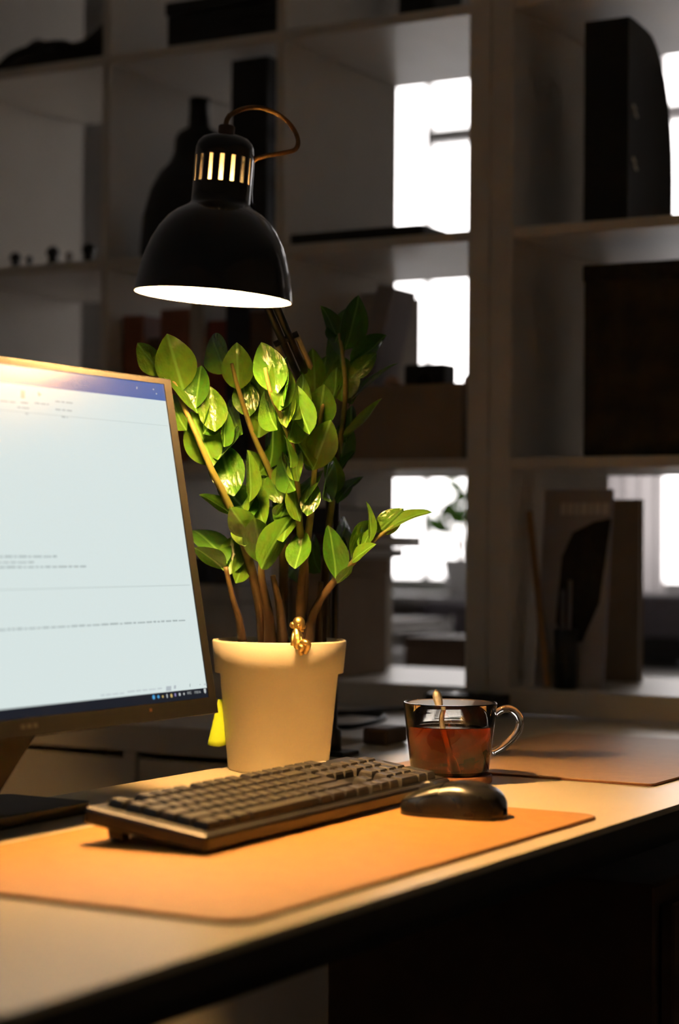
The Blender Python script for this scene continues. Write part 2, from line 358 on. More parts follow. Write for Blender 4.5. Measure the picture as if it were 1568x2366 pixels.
# ------------------------------------------------------------------ monitor
def monitor():
    B = V((-1.10, 1.673, .088)); Tp = V((-1.162, 1.673, .4235)); b = (Tp-B); hgt = b.length; b.normalize()
    a = V((0, -1, 0)); n = a.cross(b) * 1
    if n.x < 0: n = -n
    # local frame: X to the picture's left along the screen, Y up the screen, Z out of the glass
    MW = frame(B, -a, b, (-a).cross(b)); W = .615
    inv = MW.inverted()
    root = thing('monitor', 'black flat monitor showing a bright document window', 'monitor', (-1.16, 1.37, 0))
    RI = root.matrix_world.inverted() @ MW
    def loc(px, py):
        d = ray(px, py); q = inv.to_3x3() @ d; p0 = inv @ CAM; k = -p0.z/q.z; r = p0 + q*k; return r.x, r.y
    def P(mb, name, m, parent=None, label=None):
        o = mb.build(name, m, parent or root, label)
        if parent is None or parent is root: o.matrix_basis = RI.copy()
        return o
    sgn = 1 if (-a).cross(b).x > 0 else -1
    z = lambda v: v*sgn
    xr, xl = 0, -W
    sx1 = loc(376, 895)[0]; sx1 = (sx1+loc(481, 1600)[0])/2; sx0 = -W - sx1
    sy1 = loc(383, 889)[1]; sy0 = loc(483, 1611)[1]
    def q(mb, x0, y0, x1, y1, z0, z1): mb.box((min(x0, x1), min(y0, y1), min(z(z0), z(z1))), (max(x0, x1), max(y0, y1), max(z(z0), z(z1)))); return mb
    P(q(MB(), xl+.002, .002, xr-.002, hgt-.002, -.022, -.003), 'back_shell', 'black_plastic')
    P(q(MB(), xl+.12, .05, xr-.12, hgt-.08, -.055, -.022), 'rear_housing', 'black_plastic')
    fr = MB()
    q(fr, xl, 0, xr, sy0, -.006, .0015); q(fr, xl, sy1, xr, hgt, -.006, .0015); q(fr, xl, sy0, sx0, sy1, -.006, .0015); q(fr, sx1, sy0, xr, sy1, -.006, .0015)
    P(fr, 'bezel', 'bezel_black')
    P(q(MB(), xl-.0008, hgt-.0001, xr+.0008, hgt+.0012, -.022, .0008), 'top_trim', 'mouse_gloss')
    s = P(q(MB(), sx0, sy0, sx1, sy1, -.003, 0), 'screen', 'screen_white')
    e = .00025
    def patch(name, m, pts, zz=e, label=None):
        vs = [(*loc(*p), z(zz)) for p in pts]
        vs = [(min(max(x, sx0), sx1), min(max(y, sy0), sy1), w_) for x, y, w_ in vs]
        mb = MB(); mb.add(vs, [(0, 1, 2, 3)]); o = mb.build(name, m, s, label); return o
    def rect(name, m, x0, y0, x1, y1, zz=e):   # in screen metres
        mb = MB(); mb.add([(x0, y0, z(zz)), (x1, y0, z(zz)), (x1, y1, z(zz)), (x0, y1, z(zz))], [(0, 1, 2, 3)]); return mb.build(name, m, s)
    ty = loc(383, 927)[1]; rect('title_bar', 'screen_blue', sx0, ty, sx1, sy1)
    by = loc(479, 1589)[1]; rect('task_bar', 'screen_dark', sx0, sy0, sx1, by)
    ly = loc(430, 1352)[1]; rect('rule_line', 'screen_line', sx0, ly-.0004, sx1-.004, ly+.0003)
    hy = loc(390, 985)[1]; rect('ribbon_edge', 'screen_line', sx0, hy, sx1-.002, hy+.0004)
    # lines of writing too blurred to read: word-long dashes
    def words(name, m, p_left, p_right, h):
        (x0, y0), (x1, y1) = loc(*p_left), loc(*p_right); mb = MB(); x = x0; rnd = random.Random(int(p_right[0]*7+p_right[1]))
        yb = y1
        while x < x1:
            wl = rnd.uniform(.004, .013); xe = min(x+wl, x1); hh = h*rnd.uniform(.75, 1)
            xx = x
            while xx < xe:
                c = rnd.uniform(.0009, .0014); mb.add([(xx, yb, z(e*2)), (min(xx+c*.72, xe), yb, z(e*2)), (min(xx+c*.72, xe), yb+hh, z(e*2)), (xx, yb+hh, z(e*2))], [(0, 1, 2, 3)]); xx += c
            x = xe+.0022
        mb.build(name, m, s)
    words('text_line', 'screen_text', (-420, 1287), (131, 1288), .0018)
    words('text_line', 'screen_text', (-420, 1301), (78, 1301), .0016)
    words('text_line', 'screen_text', (-420, 1311), (198, 1311), .0018)
    words('text_line', 'screen_text', (-420, 1470), (429, 1435), .0018)
    for (p0, p1) in (((0, 929), (35, 931)), ((48, 932), (64, 933)), ((80, 934), (112, 936)), ((128, 930), (167, 933)), ((40, 942), (68, 945)), ((128, 948), (165, 951)), ((58, 957), (68, 958)), ((142, 965), (156, 966))):
        words('ribbon_text', 'screen_text', p0, p1, .0013)
    patch('ribbon_icon', 'screen_tan', [(48, 902), (57, 903), (57, 921), (48, 920)])
    patch('ribbon_icon', 'screen_tan', [(87, 905), (96, 911), (91, 916), (88, 914)])
    words('status_text', 'screen_grey', (232, 1608), (286, 1603), .0014); words('status_text', 'screen_grey', (294, 1601), (373, 1592), .0014)
    patch('status_button', 'screen_grey', [(383, 1597), (395, 1596), (395, 1585), (383, 1586)])
    patch('status_button', 'screen_grey', [(401, 1592), (406, 1591), (406, 1583), (401, 1584)])
    patch('zoom_slider', 'screen_text', [(437, 1587), (438.6, 1587), (438.6, 1580), (437, 1580)], e*2)
    patch('zoom_button', 'screen_text', [(460, 1583), (462, 1583), (462, 1581), (460, 1581)], e*2)
    words('zoom_level', 'screen_grey', (470, 1584), (477, 1583), .002)
    patch('window_button', 'screen_pale', [(314, 894), (316.5, 894), (316.5, 899), (314, 899)], e*2)
    patch('window_button', 'screen_pale', [(352, 898), (355, 899), (355, 902), (352, 901)], e*2)
    patch('window_button', 'screen_pale', [(359, 908), (361.5, 909), (361.5, 912), (359, 911)], e*2)
    def dot(px, py, m, rx, ry, k=10, rot=0):
        c = loc(px, py); mb = MB()
        mb.add([(c[0]+rx*math.cos(2*math.pi*i/k+rot), c[1]+ry*math.sin(2*math.pi*i/k+rot), z(e*2)) for i in range(k)], [tuple(range(k))]); mb.build('tray_icon', m, s)
    for px, py, m, rx, ry, k in ((354, 1611, 'screen_ice', .0022, .0022, 10), (365, 1610, 'screen_ice', .0022, .002, 4), (375, 1609.5, 'screen_amber', .0014, .0014, 5), (385, 1608, 'screen_pale', .001, .0022, 8), (395, 1607.5, 'screen_amber', .0018, .0020, 8), (404, 1605.5, 'screen_violet', .0014, .0018, 8), (414, 1604.5, 'screen_pale', .0017, .0017, 8), (424, 1603.5, 'screen_pale', .0015, .0015, 4)):
        dot(px, py, m, rx, ry, k)
    def text(body, px, py, size, m, name):
        c = bpy.data.curves.new(name, 'FONT'); c.body = body; c.size = size; c.align_x = 'CENTER'; c.align_y = 'CENTER'
        tmp = bpy.data.objects.new('tmp', c); COL.objects.link(tmp); dg = bpy.context.evaluated_depsgraph_get()
        me = bpy.data.meshes.new_from_object(tmp.evaluated_get(dg)); bpy.data.objects.remove(tmp)
        me.materials.clear(); me.materials.append(MATS[m]); x, y = loc(px, py)
        me.transform(T(x, y, z(e*2)) @ Matrix.Diagonal((sgn, 1, 1, 1))); link(name, me, s)
    text('\u0420\u0423\u0421', 436.5, 1601.7, .0036, 'screen_pale', 'language_text')
    text('17:02:16', 455, 1599.5, .0034, 'screen_pale', 'clock_text')
    c = loc(472.5, 1597); mb = MB(); mb.add([(c[0]-.0019, c[1]+.0026, z(e*2)), (c[0]-.0019, c[1]-.0008, z(e*2)), (c[0], c[1]-.0026, z(e*2)), (c[0]+.0019, c[1]-.0008, z(e*2)), (c[0]+.0019, c[1]+.0026, z(e*2))], [(0, 1, 2, 3, 4)]); mb.build('shield_icon', 'screen_pale', s)
    # brand mark on the chin, too dark to read
    x, y = loc(65, 1678); mb = MB()
    for k in range(3): q(mb, x-.012+k*.0085, y-.002, x-.012+k*.0085+.006, y+.002, .0016, .0018)
    P(mb, 'brand_mark', 'desk_edge')
    x, y = loc(345, 1641); P(q(MB(), x-.002, y-.0015, x+.002, y+.0015, .0016, .0018), 'power_light', 'leather_edge')
    # stand
    yc = 1.673-W/2
    nk = MB(); nk.box((-1.225, yc-.035, .01), (-1.203, yc+.035, .26)); P2 = nk.build('neck', 'black_plastic', root); P2.matrix_basis = root.matrix_world.inverted()
    nk2 = MB().rbox((-1.203, yc-.05, .17), (-1.185, yc+.05, .27), .004); o = nk2.build('neck_joint', 'black_plastic', root); o.matrix_basis = root.matrix_world.inverted()
    ft = MB().prism(rounded(-1.256, 1.20, -1.148, 1.535, .012), 0.0005, .011); o = ft.build('foot', 'black_plastic', root); o.matrix_basis = root.matrix_world.inverted()
    br = MB(); br.prism([(yc-.065, .011), (yc+.065, .011), (yc+.155, .096), (yc-.155, .096)], -1.203, -1.190, frame((0, 0, 0), (0, 1, 0), (0, 0, 1), (1, 0, 0)))
    o = br.build('brace', 'black_plastic', root); o.matrix_basis = root.matrix_world.inverted()
monitor()

# ------------------------------------------------------------------ keyboard
def keyboard():
    U = .0194; UY = .0169; Lk = .470; Dk = .124
    tilt = math.atan2(.0165, Dk); yaw = math.radians(91.6)
    root = thing('keyboard', 'black full-size computer keyboard propped on its rear feet', 'keyboard', M=T(-.972, 1.593, PADZ+.0005) @ Rz(yaw))
    BM = Matrix.Rotation(tilt, 4, 'X'); base = T(0, 0, .0125)
    def part(mb, name, m, parent=None, M=None, label=None):
        o = mb.build(name, m, parent or root, label)
        if parent is None: o.matrix_basis = (base @ BM) if M is None else M
        return o
    bd = MB(); bd.rbox((-Lk/2, -Dk/2, -.004), (Lk/2, Dk/2, .011), .0035, 2); part(bd, 'case', 'black_plastic')
    part(MB().rbox((-Lk/2+.004, -Dk/2+.006, .0105), (Lk/2-.004, Dk/2-.010, .0118), .0005, 1), 'key_bed', 'black_metal')
    meshes = {}
    def key(wu, hu=1):
        k = (round(wu, 2), hu)
        if k not in meshes:
            w_, h_ = wu*U/2-.0006, hu*UY/2-.0006; t = .0022; zz = .0072; mb = MB()
            mb.add([(-w_, -h_, 0), (w_, -h_, 0), (w_, h_, 0), (-w_, h_, 0), (-w_+t*.5, -h_+t*.5, zz*.7), (w_-t*.5, -h_+t*.5, zz*.7), (w_-t*.5, h_-t*.5, zz*.7), (-w_+t*.5, h_-t*.5, zz*.7),
                    (-w_+t, -h_+t*1.1, zz), (w_-t, -h_+t*1.1, zz), (w_-t, h_-t, zz), (-w_+t, h_-t, zz), (0, 0, zz-.0006)],
                   [(0,1,5,4),(1,2,6,5),(2,3,7,6),(3,0,4,7),(4,5,9,8),(5,6,10,9),(6,7,11,10),(7,4,8,11),(8,9,12),(9,10,12),(10,11,12),(11,8,12)])
            meshes[k] = mb.mesh('key', 'key_plastic')
        return meshes[k]
    x0 = -Lk/2+.0135; y0 = -Dk/2+.008+UY/2
    def row(r, keys, off=0, gap=0):
        x = off
        for k in keys:
            if k < 0: x += -k; continue
            o = link('key', key(k), root); o.matrix_basis = base @ BM @ T(x0+(x+k/2)*U, y0+r*UY+gap, .0116); x += k
    row(5, [1, -1, 1, 1, 1, 1, -.5, 1, 1, 1, 1, -.5, 1, 1, 1, 1, -.25, 1, 1, 1], 0, .0015)
    row(4, [1]*13 + [2, -.25, 1, 1, 1, -.25, 1, 1, 1, 1])
    row(3, [1.5] + [1]*12 + [1.5, -.25, 1, 1, 1, -.25, 1, 1, 1])
    row(2, [1.75] + [1]*11 + [2.25, -3.5, 1, 1, 1])
    row(1, [2.25] + [1]*10 + [2.75, -1.25, 1, -1.25, 1, 1, 1])
    row(0, [1.25, 1.25, 1.25, 6.25, 1.25, 1.25, 1.25, 1.25, -.25, 1, 1, 1, -.25, 2, 1])
    for r in (2.5, .5):
        o = link('key', key(1, 2), root); o.matrix_basis = base @ BM @ T(x0+22*U-U*.0, y0+r*UY, .0116)
    lm = MB(); lm.prism(rounded(0, 0, .030, .0045, .002, 3), 0, .0004); part(lm, 'brand_mark', 'grey_print', M=base @ BM @ T(.150, Dk/2-.0075, .0111))
    for sx in (-1, 1):
        M_ = base @ BM @ T(sx*(Lk/2-.035), Dk/2-.014, -.004)
        f = MB(); f.prism([(-.009, -.0146), (.004, -.0146), (.010, .002), (-.006, .002)], -.006, .006, frame((0, 0, 0), (0, 1, 0), (0, 0, 1), (1, 0, 0)))
        part(f, 'rear_foot', 'black_plastic', M=M_)
keyboard()

# ------------------------------------------------------------------ mouse
def mouse():
    root = thing('computer_mouse', 'black glossy computer mouse on the leather desk pad', 'mouse', M=T(-.843, 1.690, PADZ) @ Rz(math.radians(184)))
    L, W = .104, .062; N, K = 26, 20
    def prof(t):      # t 0 at the tail, 1 at the nose
        T_ = (0, .05, .12, .22, .38, .55, .72, .86, .95, 1); H_ = (.009, .0208, .0270, .0308, .0330, .0310, .0262, .0207, .0154, .009)
        for a in range(9):
            if t <= T_[a+1]:
                u = (t-T_[a])/(T_[a+1]-T_[a]); m0 = (H_[a+1]-H_[max(a-1, 0)])/(T_[a+1]-T_[max(a-1, 0)]); m1 = (H_[min(a+2, 9)]-H_[a])/(T_[min(a+2, 9)]-T_[a]); d = T_[a+1]-T_[a]
                return (2*u**3-3*u*u+1)*H_[a]+(u**3-2*u*u+u)*d*m0+(-2*u**3+3*u*u)*H_[a+1]+(u**3-u*u)*d*m1
        return H_[-1]
    def wid(t): return W/2*(max(0, 1-abs(2*t-1)**3.2))**.42*(1-.10*math.sin(math.pi*t)**4)
    def shell(t0, t1, s0, s1, off, z0, name, m, thick=True):
        mb = MB(); vs = []; fs = []
        for i in range(N+1):
            t = t0+(t1-t0)*i/N; w_ = wid(t)+off; h = prof(t)+off
            for k in range(K+1):
                s = s0+(s1-s0)*k/K; a = math.pi*(1-s)
                cx, sz = math.cos(a), math.sin(a)
                x = math.copysign(abs(cx)**.72, cx)*w_; zz = z0+(h-z0)*abs(sz)**.55
                vs.append((-L/2+t*L, x, zz))
        for i in range(N):
            for k in range(K): fs.append((i*(K+1)+k, (i+1)*(K+1)+k, (i+1)*(K+1)+k+1, i*(K+1)+k+1))
        mb.add(vs, fs, True); return mb.build(name, m, root)
    shell(0.003, .997, 0, 1, 0, .003, 'body', 'mouse_gloss')
    b = MB(); poly = []
    for i in range(N+1): t = .003+.994*i/N; poly.append((-L/2+t*L, -wid(t)*.97))
    for i in range(N, -1, -1): t = .003+.994*i/N; poly.append((-L/2+t*L, wid(t)*.97))
    b.prism(poly, 0, .0035); b.build('base', 'black_plastic', root)
    shell(.56, .985, .16, .475, .0006, .003, 'button', 'mouse_gloss'); shell(.56, .985, .525, .84, .0006, .003, 'button', 'mouse_gloss')
    wl = MB(); wl.lathe([(.007, -.003), (.0095, -.002), (.0095, .002), (.007, .003)], 20, frame((.026, 0, prof(.75)-.004), (1, 0, 0), (0, 0, 1), (0, -1, 0)), True, True, True); wl.build('scroll_wheel', 'black_metal', root)
mouse()

# ------------------------------------------------------------------ desk lamp
def lamp():
    D = 1.95; C = at(492, 687, D); K = D/F        # metres per pixel at that distance
    ax = (UP*math.cos(math.radians(4.6)) + RGT*math.sin(math.radians(4.6)))
    ax = V((ax.x, ax.y, ax.z)); ax.normalize()
    xx = (RGT - ax*RGT.dot(ax)).normalized(); yy = ax.cross(xx)
    MW = frame(C, xx, yy, ax)
    base = V((-1.222, 2.11, 0))
    root = thing('desk_lamp', 'black spring-arm desk lamp shining down beside the plant', 'lamp', base)
    inv = root.matrix_world.inverted()
    def P(mb, name, m, local=True, parent=None, label=None):
        o = mb.build(name, m, parent or root, label)
        if parent is None: o.matrix_basis = inv @ (MW if local else Matrix())
        return o
    S = lambda prof: [(r*K, z*K) for r, z in prof]
    outer = [(183, 0), (183, 3), (180, 25), (174, 60), (166, 90), (153, 125), (137, 155), (118, 180), (100, 195), (82, 205), (72, 212), (68, 218), (67.5, 240)]
    P(MB().lathe(S(outer), 64), 'shade', 'lamp_black')
    inner = [(180.5, 0), (177, 25), (171, 60), (163, 90), (150, 125), (134, 155), (115, 180), (97, 194), (79, 204), (69, 211), (65, 220), (64.5, 240)]
    P(MB().lathe(S(inner), 64), 'reflector', 'lamp_inner', label='bright white inside of the shade')
    P(MB().lathe(S([(183, 0), (180.5, 0)]), 64), 'rim', 'lamp_black')
    # neck wall with eighteen slots left open
    nk = MB(); n = 16; zs0, zs1 = 262, 322
    nk.lathe(S([(67.5, 240), (67.5, zs0)]), 72); nk.lathe(S([(67.5, zs1), (66.5, 345), (62, 358), (52, 368), (36, 374), (22, 376)]), 72)
    for k in range(n):
        a0 = 2*math.pi*(k+.18)/n; a1 = 2*math.pi*(k+.82)/n; vs = []; fs = []
        for j in range(5):
            a = a0+(a1-a0)*j/4
            for r in (67.5, 65):
                vs += [(r*K*math.cos(a), r*K*math.sin(a), zs0*K), (r*K*math.cos(a), r*K*math.sin(a), zs1*K)]
        for j in range(4):
            b = j*4; fs += [(b, b+4, b+5, b+1), (b+2, b+3, b+7, b+6)]
        fs += [(0, 1, 3, 2), (16, 18, 19, 17)]
        nk.add(vs, fs, True)
    P(nk, 'neck', 'lamp_black')
    P(MB().lathe(S([(64.5, 240), (64.5, zs0)]), 48), 'neck_lining', 'lamp_inner')
    P(MB().lathe(S([(28, 200), (28, 205), (34, 230), (36, 330), (34, 345)]), 40, cap0=True, cap1=True), 'socket', 'socket_white')
    P(MB().ball((0, 0, 146*K), (.028, .028, .032), 24, 16).lathe(S([(48, 178), (36, 192), (30, 203)]), 24), 'bulb', 'bulb_glow', label='glowing warm bulb')
    P(MB().lathe(S([(22, 370), (22, 376), (19, 378), (19, 396), (15, 399)]), 32, cap1=True), 'cap_knob', 'brown_cover')
    # yoke at the neck + arm
    j0 = at(578, 478, 1.965); j1 = at(562, 560, 2.03); elbow = at(770, 1030, 2.44)
    yk = MB(); yk.tube(bez([at(577, 345, 1.957), at(581, 372, 1.96), at(577, 440, 1.963), j0]), .0028, 8); P(yk, 'bracket', 'lamp_black', False)
    d = (elbow-j1).normalized(); side = d.cross(FWD).normalized()
    P(MB().tube([j0, at(570, 520, 1.995), j1], .006, 10), 'joint_arm', 'black_metal', False)
    for s in (-1, 1): P(MB().tube([j1+side*.0045*s, elbow+side*.0045*s], .0042, 8), 'arm_bar', 'black_metal', False)
    p0 = j1+(elbow-j1)*.43
    P(MB().tube([p0-side*.0145, p0+side*.0145], .0035, 10), 'spring_yoke', 'black_metal', False)
    for s in (-1, 1):
        a = p0+side*.0125*s+d*.004; b = p0+side*.0125*s+d*.115; pts = []; u = d.orthogonal().normalized(); v_ = d.cross(u); nn = 46*6
        for k in range(nn+1):
            t = k/nn; th = 2*math.pi*46*t; pts.append(a+(b-a)*t+(u*math.cos(th)+v_*math.sin(th))*.0028)
        P(MB().tube(pts, .0008, 4), 'spring', 'spring_steel', False)
        P(MB().tube([b, elbow+side*.0125*s*.6], .0012, 6), 'spring_rod', 'black_metal', False)
    P(MB().ball(elbow, .011), 'elbow_joint', 'black_metal', False)
    foot = base+V((0, 0, .045))
    d2 = (foot-elbow).normalized(); sd2 = d2.cross(FWD).normalized()
    for s in (-1, 1): P(MB().tube([elbow+sd2*.0045*s, foot+sd2*.0045*s], .0042, 8), 'arm_bar', 'black_metal', False)
    P(MB().lathe([(.014, .0), (.014, .03), (.009, .034), (.009, .055)], 20, T(*base), True, True, True), 'swivel_post', 'black_metal', False)
    cl = MB().rbox((base.x-.030, base.y-.02, .0005), (base.x+.03, base.y+.02, .006), .001, 1); cl.box((base.x-.044, base.y-.018, -.065), (base.x-.0375, base.y+.018, .006)).box((base.x-.0375, base.y-.018, 0.0005), (base.x-.03, base.y+.018, .006)).box((base.x-.0375, base.y-.018, -.065), (base.x+.02, base.y+.018, -.058))
    P(cl, 'clamp', 'black_metal', False)
    P(MB().tube(bez([at(528, 268, 1.955), at(560, 252, 1.965), at(600, 249, 1.98), at(640, 263, 1.99), at(672, 290, 2.0), at(688, 322, 2.0), at(682, 345, 1.995), at(650, 354, 1.99), at(612, 361, 1.985), at(583, 374, 1.98), at(568, 420, 1.985), at(560, 480, 2.0)]), .0024, 8), 'cord', 'cable_cloth', False, label='brown cloth covered cord looping at the neck')
    P(MB().tube(bez([at(521, 297, 1.95), at(524, 278, 1.952), at(531, 266, 1.956)]), .0026, 8), 'cord_end', 'cable_cloth', False)
lamp()

# ------------------------------------------------------------------ potted plant
POT = V((-1.194, 1.944, 0))
def plant():
    root = thing('potted_plant', 'glossy green leafy plant in a cream white pot', 'plant', POT)
    inv = root.matrix_world.inverted()
    R, Hh = .0768, .148
    out = [(.0, .0005), (.0555, .0005), (.0575, .003), (.0675, Hh-.038), (.0735, Hh-.037), (.0768, Hh-.002), (.0760, Hh), (.0725, Hh), (.0705, Hh-.010), (.064, Hh-.05), (.0, Hh-.05)]
    MB().lathe(out, 72).build('pot', 'pot_white', root)
    so = MB(); rnd = random.Random(3); n = 40; prof = [(.0, .136), (.02, .1365), (.04, .136), (.058, .1345), (.0700, .131)]
    vs = [(0, 0, .138)]; fs = []
    for i, (r, z) in enumerate(prof[1:]):
        for k in range(n): t = 2*math.pi*k/n; vs.append((r*math.cos(t), r*math.sin(t), z+(rnd.uniform(-.002, .0045) if i < 3 else 0)))
    for k in range(n):
        fs.append((0, 1+k, 1+(k+1) % n))
        for i in range(3): fs.append((1+i*n+k, 1+(i+1)*n+k, 1+(i+1)*n+(k+1) % n, 1+i*n+(k+1) % n))
    so.add(vs, fs, True); so.build('soil', 'soil', root)
    ST = {}
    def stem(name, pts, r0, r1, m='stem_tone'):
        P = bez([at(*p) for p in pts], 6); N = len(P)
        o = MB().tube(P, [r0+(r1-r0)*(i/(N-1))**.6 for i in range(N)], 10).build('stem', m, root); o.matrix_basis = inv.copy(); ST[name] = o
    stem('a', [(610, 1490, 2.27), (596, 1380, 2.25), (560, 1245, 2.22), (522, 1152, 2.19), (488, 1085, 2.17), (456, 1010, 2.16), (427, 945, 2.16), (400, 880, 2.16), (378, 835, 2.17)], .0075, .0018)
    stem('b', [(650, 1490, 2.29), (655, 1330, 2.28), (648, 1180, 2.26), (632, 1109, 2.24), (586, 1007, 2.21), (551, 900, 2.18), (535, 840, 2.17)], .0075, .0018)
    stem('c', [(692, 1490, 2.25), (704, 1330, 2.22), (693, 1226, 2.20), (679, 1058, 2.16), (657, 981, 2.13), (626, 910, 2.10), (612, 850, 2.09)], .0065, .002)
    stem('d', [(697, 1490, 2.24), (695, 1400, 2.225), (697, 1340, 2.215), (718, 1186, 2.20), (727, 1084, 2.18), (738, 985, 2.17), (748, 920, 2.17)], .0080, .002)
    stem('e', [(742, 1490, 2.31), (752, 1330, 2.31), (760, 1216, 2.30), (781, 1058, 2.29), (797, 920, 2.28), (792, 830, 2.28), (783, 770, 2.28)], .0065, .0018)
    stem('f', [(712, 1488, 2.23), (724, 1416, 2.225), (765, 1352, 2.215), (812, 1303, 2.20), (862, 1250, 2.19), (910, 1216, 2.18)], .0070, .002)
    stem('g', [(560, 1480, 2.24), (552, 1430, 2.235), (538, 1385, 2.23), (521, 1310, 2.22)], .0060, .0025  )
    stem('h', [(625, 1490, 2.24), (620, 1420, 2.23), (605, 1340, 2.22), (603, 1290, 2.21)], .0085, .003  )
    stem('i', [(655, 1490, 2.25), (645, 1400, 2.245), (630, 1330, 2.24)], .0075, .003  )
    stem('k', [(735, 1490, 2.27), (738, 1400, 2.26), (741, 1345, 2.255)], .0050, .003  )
    # unit leaves: length 1 along +Y, width 1 along X, cupped, shared by all
    shapes = []
    for arch, fold, tipk in ((.10, .16, .9), (-.06, .22, 1.0), (.16, .10, .8)):
        NL, NW = 12, 6; vs = []; fs = []
        for i in range(NL+1):
            t = i/NL; wd = .5*(math.sin(math.pi*t**.82)**.76)*(1-.10*t**3) if 0 < i < NL else .0
            wd = max(wd, .025 if i == 0 else .004)
            for k in range(NW+1):
                x = (2*k/NW-1)*wd; vs.append((x, t, arch*math.sin(math.pi*t)*.6 + fold*abs(x)*1.0 + .012*math.sin(9*t+3*x)))
        for i in range(NL):
            for k in range(NW): fs.append((i*(NW+1)+k, i*(NW+1)+k+1, (i+1)*(NW+1)+k+1, (i+1)*(NW+1)+k))
        mb = MB(); mb.add(vs, fs, True); shapes.append(mb.mesh('leaf', 'leaf_green'))
    LV = '''a 376 864 320 795 45 .02 1|a 422 897 387 776 78 -.02 1|a 453 951 354 831 40 .03 -1|a 453 940 465 848 46 .02 1|a 496 994 487 897 54 .01 -1|a 430 992 400 915 42 .03 1
a 491 1073 443 955 72 -.01 1|a 517 1030 525 953 28 .02 -1|a 540 1142 508 1028 68 .035 -1|a 575 1157 570 1043 30 .0 1|a 580 1193 508 1104 58 .045 -1|a 611 1214 598 1127 44 .04 1
a 532 1188 462 1145 22 .0 1|a 582 1240 534 1176 52 -.03 -1|a 606 1300 588 1201 60 -.035 1|d 606 1311 675 1196 56 .03 -1|a 566 1260 548 1190 40 .02 1
g 521 1300 446 1228 46 .045 -1|g 516 1316 450 1268 36 -.03 1|g 530 1325 535 1243 52 .02 1|g 545 1345 560 1270 40 .03 -1
b 525 858 493 777 48 .05 1|b 550 898 547 795 60 -.01 1|b 596 1007 586 858 66 .03 -1|b 621 1078 627 936 38 -.02 1|b 634 1082 657 1000 32 .04 -1|b 626 1126 575 1043 44 .01 1|b 575 960 558 878 50 .01 1
c 640 905 605 795 64 .02 1|c 645 945 640 828 48 .02 -1|c 655 935 662 828 34 .03 1|c 662 985 673 885 34 .01 1|c 675 967 697 868 38 .03 -1|c 670 1078 655 1008 16 -.03 1|c 713 1000 677 889 42 .0 1|c 690 1110 692 1040 28 .03 1|c 640 990 612 905 40 .04 1|c 665 1015 700 930 36 .05 -1
d 733 990 748 892 58 -.02 1|d 723 1083 762 975 60 -.03 -1|d 721 1078 670 982 38 .0 1|d 710 1190 727 1118 38 .02 1|d 693 1202 678 1107 30 -.01 -1|d 736 1000 700 925 34 .03 1|d 705 1160 745 1090 30 .04 1
e 790 925 793 827 64 .01 1|e 728 915 722 808 48 -.02 -1|e 745 910 754 825 42 .02 1|e 812 872 868 818 36 .0 1|e 812 840 890 777 40 .03 -1|e 784 815 741 710 34 .02 1|e 796 805 826 687 54 .02 -1|e 790 845 768 757 42 .03 1|e 814 932 836 864 30 .04 1|e 808 938 917 843 13 .0 1|e 797 1016 880 924 15 -.01 -1|e 764 1142 757 1043 34 -.03 1|e 782 1096 821 1042 15 -.01 1|e 786 1062 811 985 34 .03 -1|e 780 1162 814 1122 20 .02 1|e 795 1140 838 1103 16 .03 1|e 775 790 800 715 38 .04 1|e 770 1010 745 935 34 .04 1
f 774 1333 757 1218 48 -.02 1|e 785 1302 793 1243 22 .02 1|f 851 1254 845 1162 13 .0 1|f 813 1287 867 1206 34 .04 -1|f 873 1229 930 1177 44 .0 1|f 888 1230 994 1186 24 -.02 1|f 815 1297 867 1259 20 -.02 1|f 780 1347 814 1308 18 -.01 -1|f 840 1270 872 1215 22 .03 1|f 835 1275 860 1225 22 .05 -1
h 640 1122 668 1058 32 .02 1|h 638 1192 656 1163 18 -.02 -1|h 640 1212 676 1148 46 .03 1|d 682 1312 702 1228 44 .03 1|h 648 1162 624 1098 44 .03 -1|c 655 1250 690 1180 40 .06 1|b 640 1260 620 1180 44 .07 1|e 740 1320 725 1240 40 .05 1|b 665 1330 690 1260 40 .08 -1|e 735 1080 715 1010 36 .05 1|e 770 1270 795 1200 34 .05 -1|e 742 962 734 880 42 .03 -1|d 762 945 778 852 40 .04 1|b 612 962 574 886 44 .04 1|a 470 1000 500 925 36 .04 -1|a 505 1060 545 985 34 .05 1|b 600 1090 640 1010 38 .05 -1|c 682 1130 652 1050 36 .05 1|d 745 1150 770 1070 34 .05 -1|a 560 1200 590 1120 40 .05 1|b 560 1000 530 930 38 .05 1|e 800 1020 812 940 30 .04 1|b 655 1190 690 1120 36 .05 1'''
    Doff = dict(a=2.175, b=2.19, c=2.12, d=2.175, e=2.285, f=2.19, g=2.225, h=2.215)
    rnd = random.Random(11); cnt = 0
    for rec in LV.replace('\n', '|').split('|'):
        f = rec.split(); s = f[0]; bx, by, tx, ty, wpx, dd, sg = map(float, f[1:])
        D = Doff[s]
        if s == 'a': D = 2.16+max(0, (by-1000))*.00018
        if s == 'c': D = 2.10+max(0, (by-930))*.00028
        if s == 'b': D = 2.18+max(0, (by-900))*.00028
        Bq = at(bx, by, D); Tq = at(tx, ty, D+dd); ax = Tq-Bq; ln = ax.length; ax.normalize()
        view = (Bq-CAM).normalized(); s0 = ax.cross(view).normalized(); nrm = s0.cross(ax)
        wproj = wpx*D/F; Wn = max(.46*ln, wproj); phi = math.acos(min(1, wproj/Wn))*sg + rnd.uniform(-.1, .1)
        sd = s0*math.cos(phi)+nrm*math.sin(phi); nn = sd.cross(ax)
        if nn.z < 0: sd = -sd; nn = -nn
        o = link('leaf', shapes[cnt % 3], ST[s]); cnt += 1
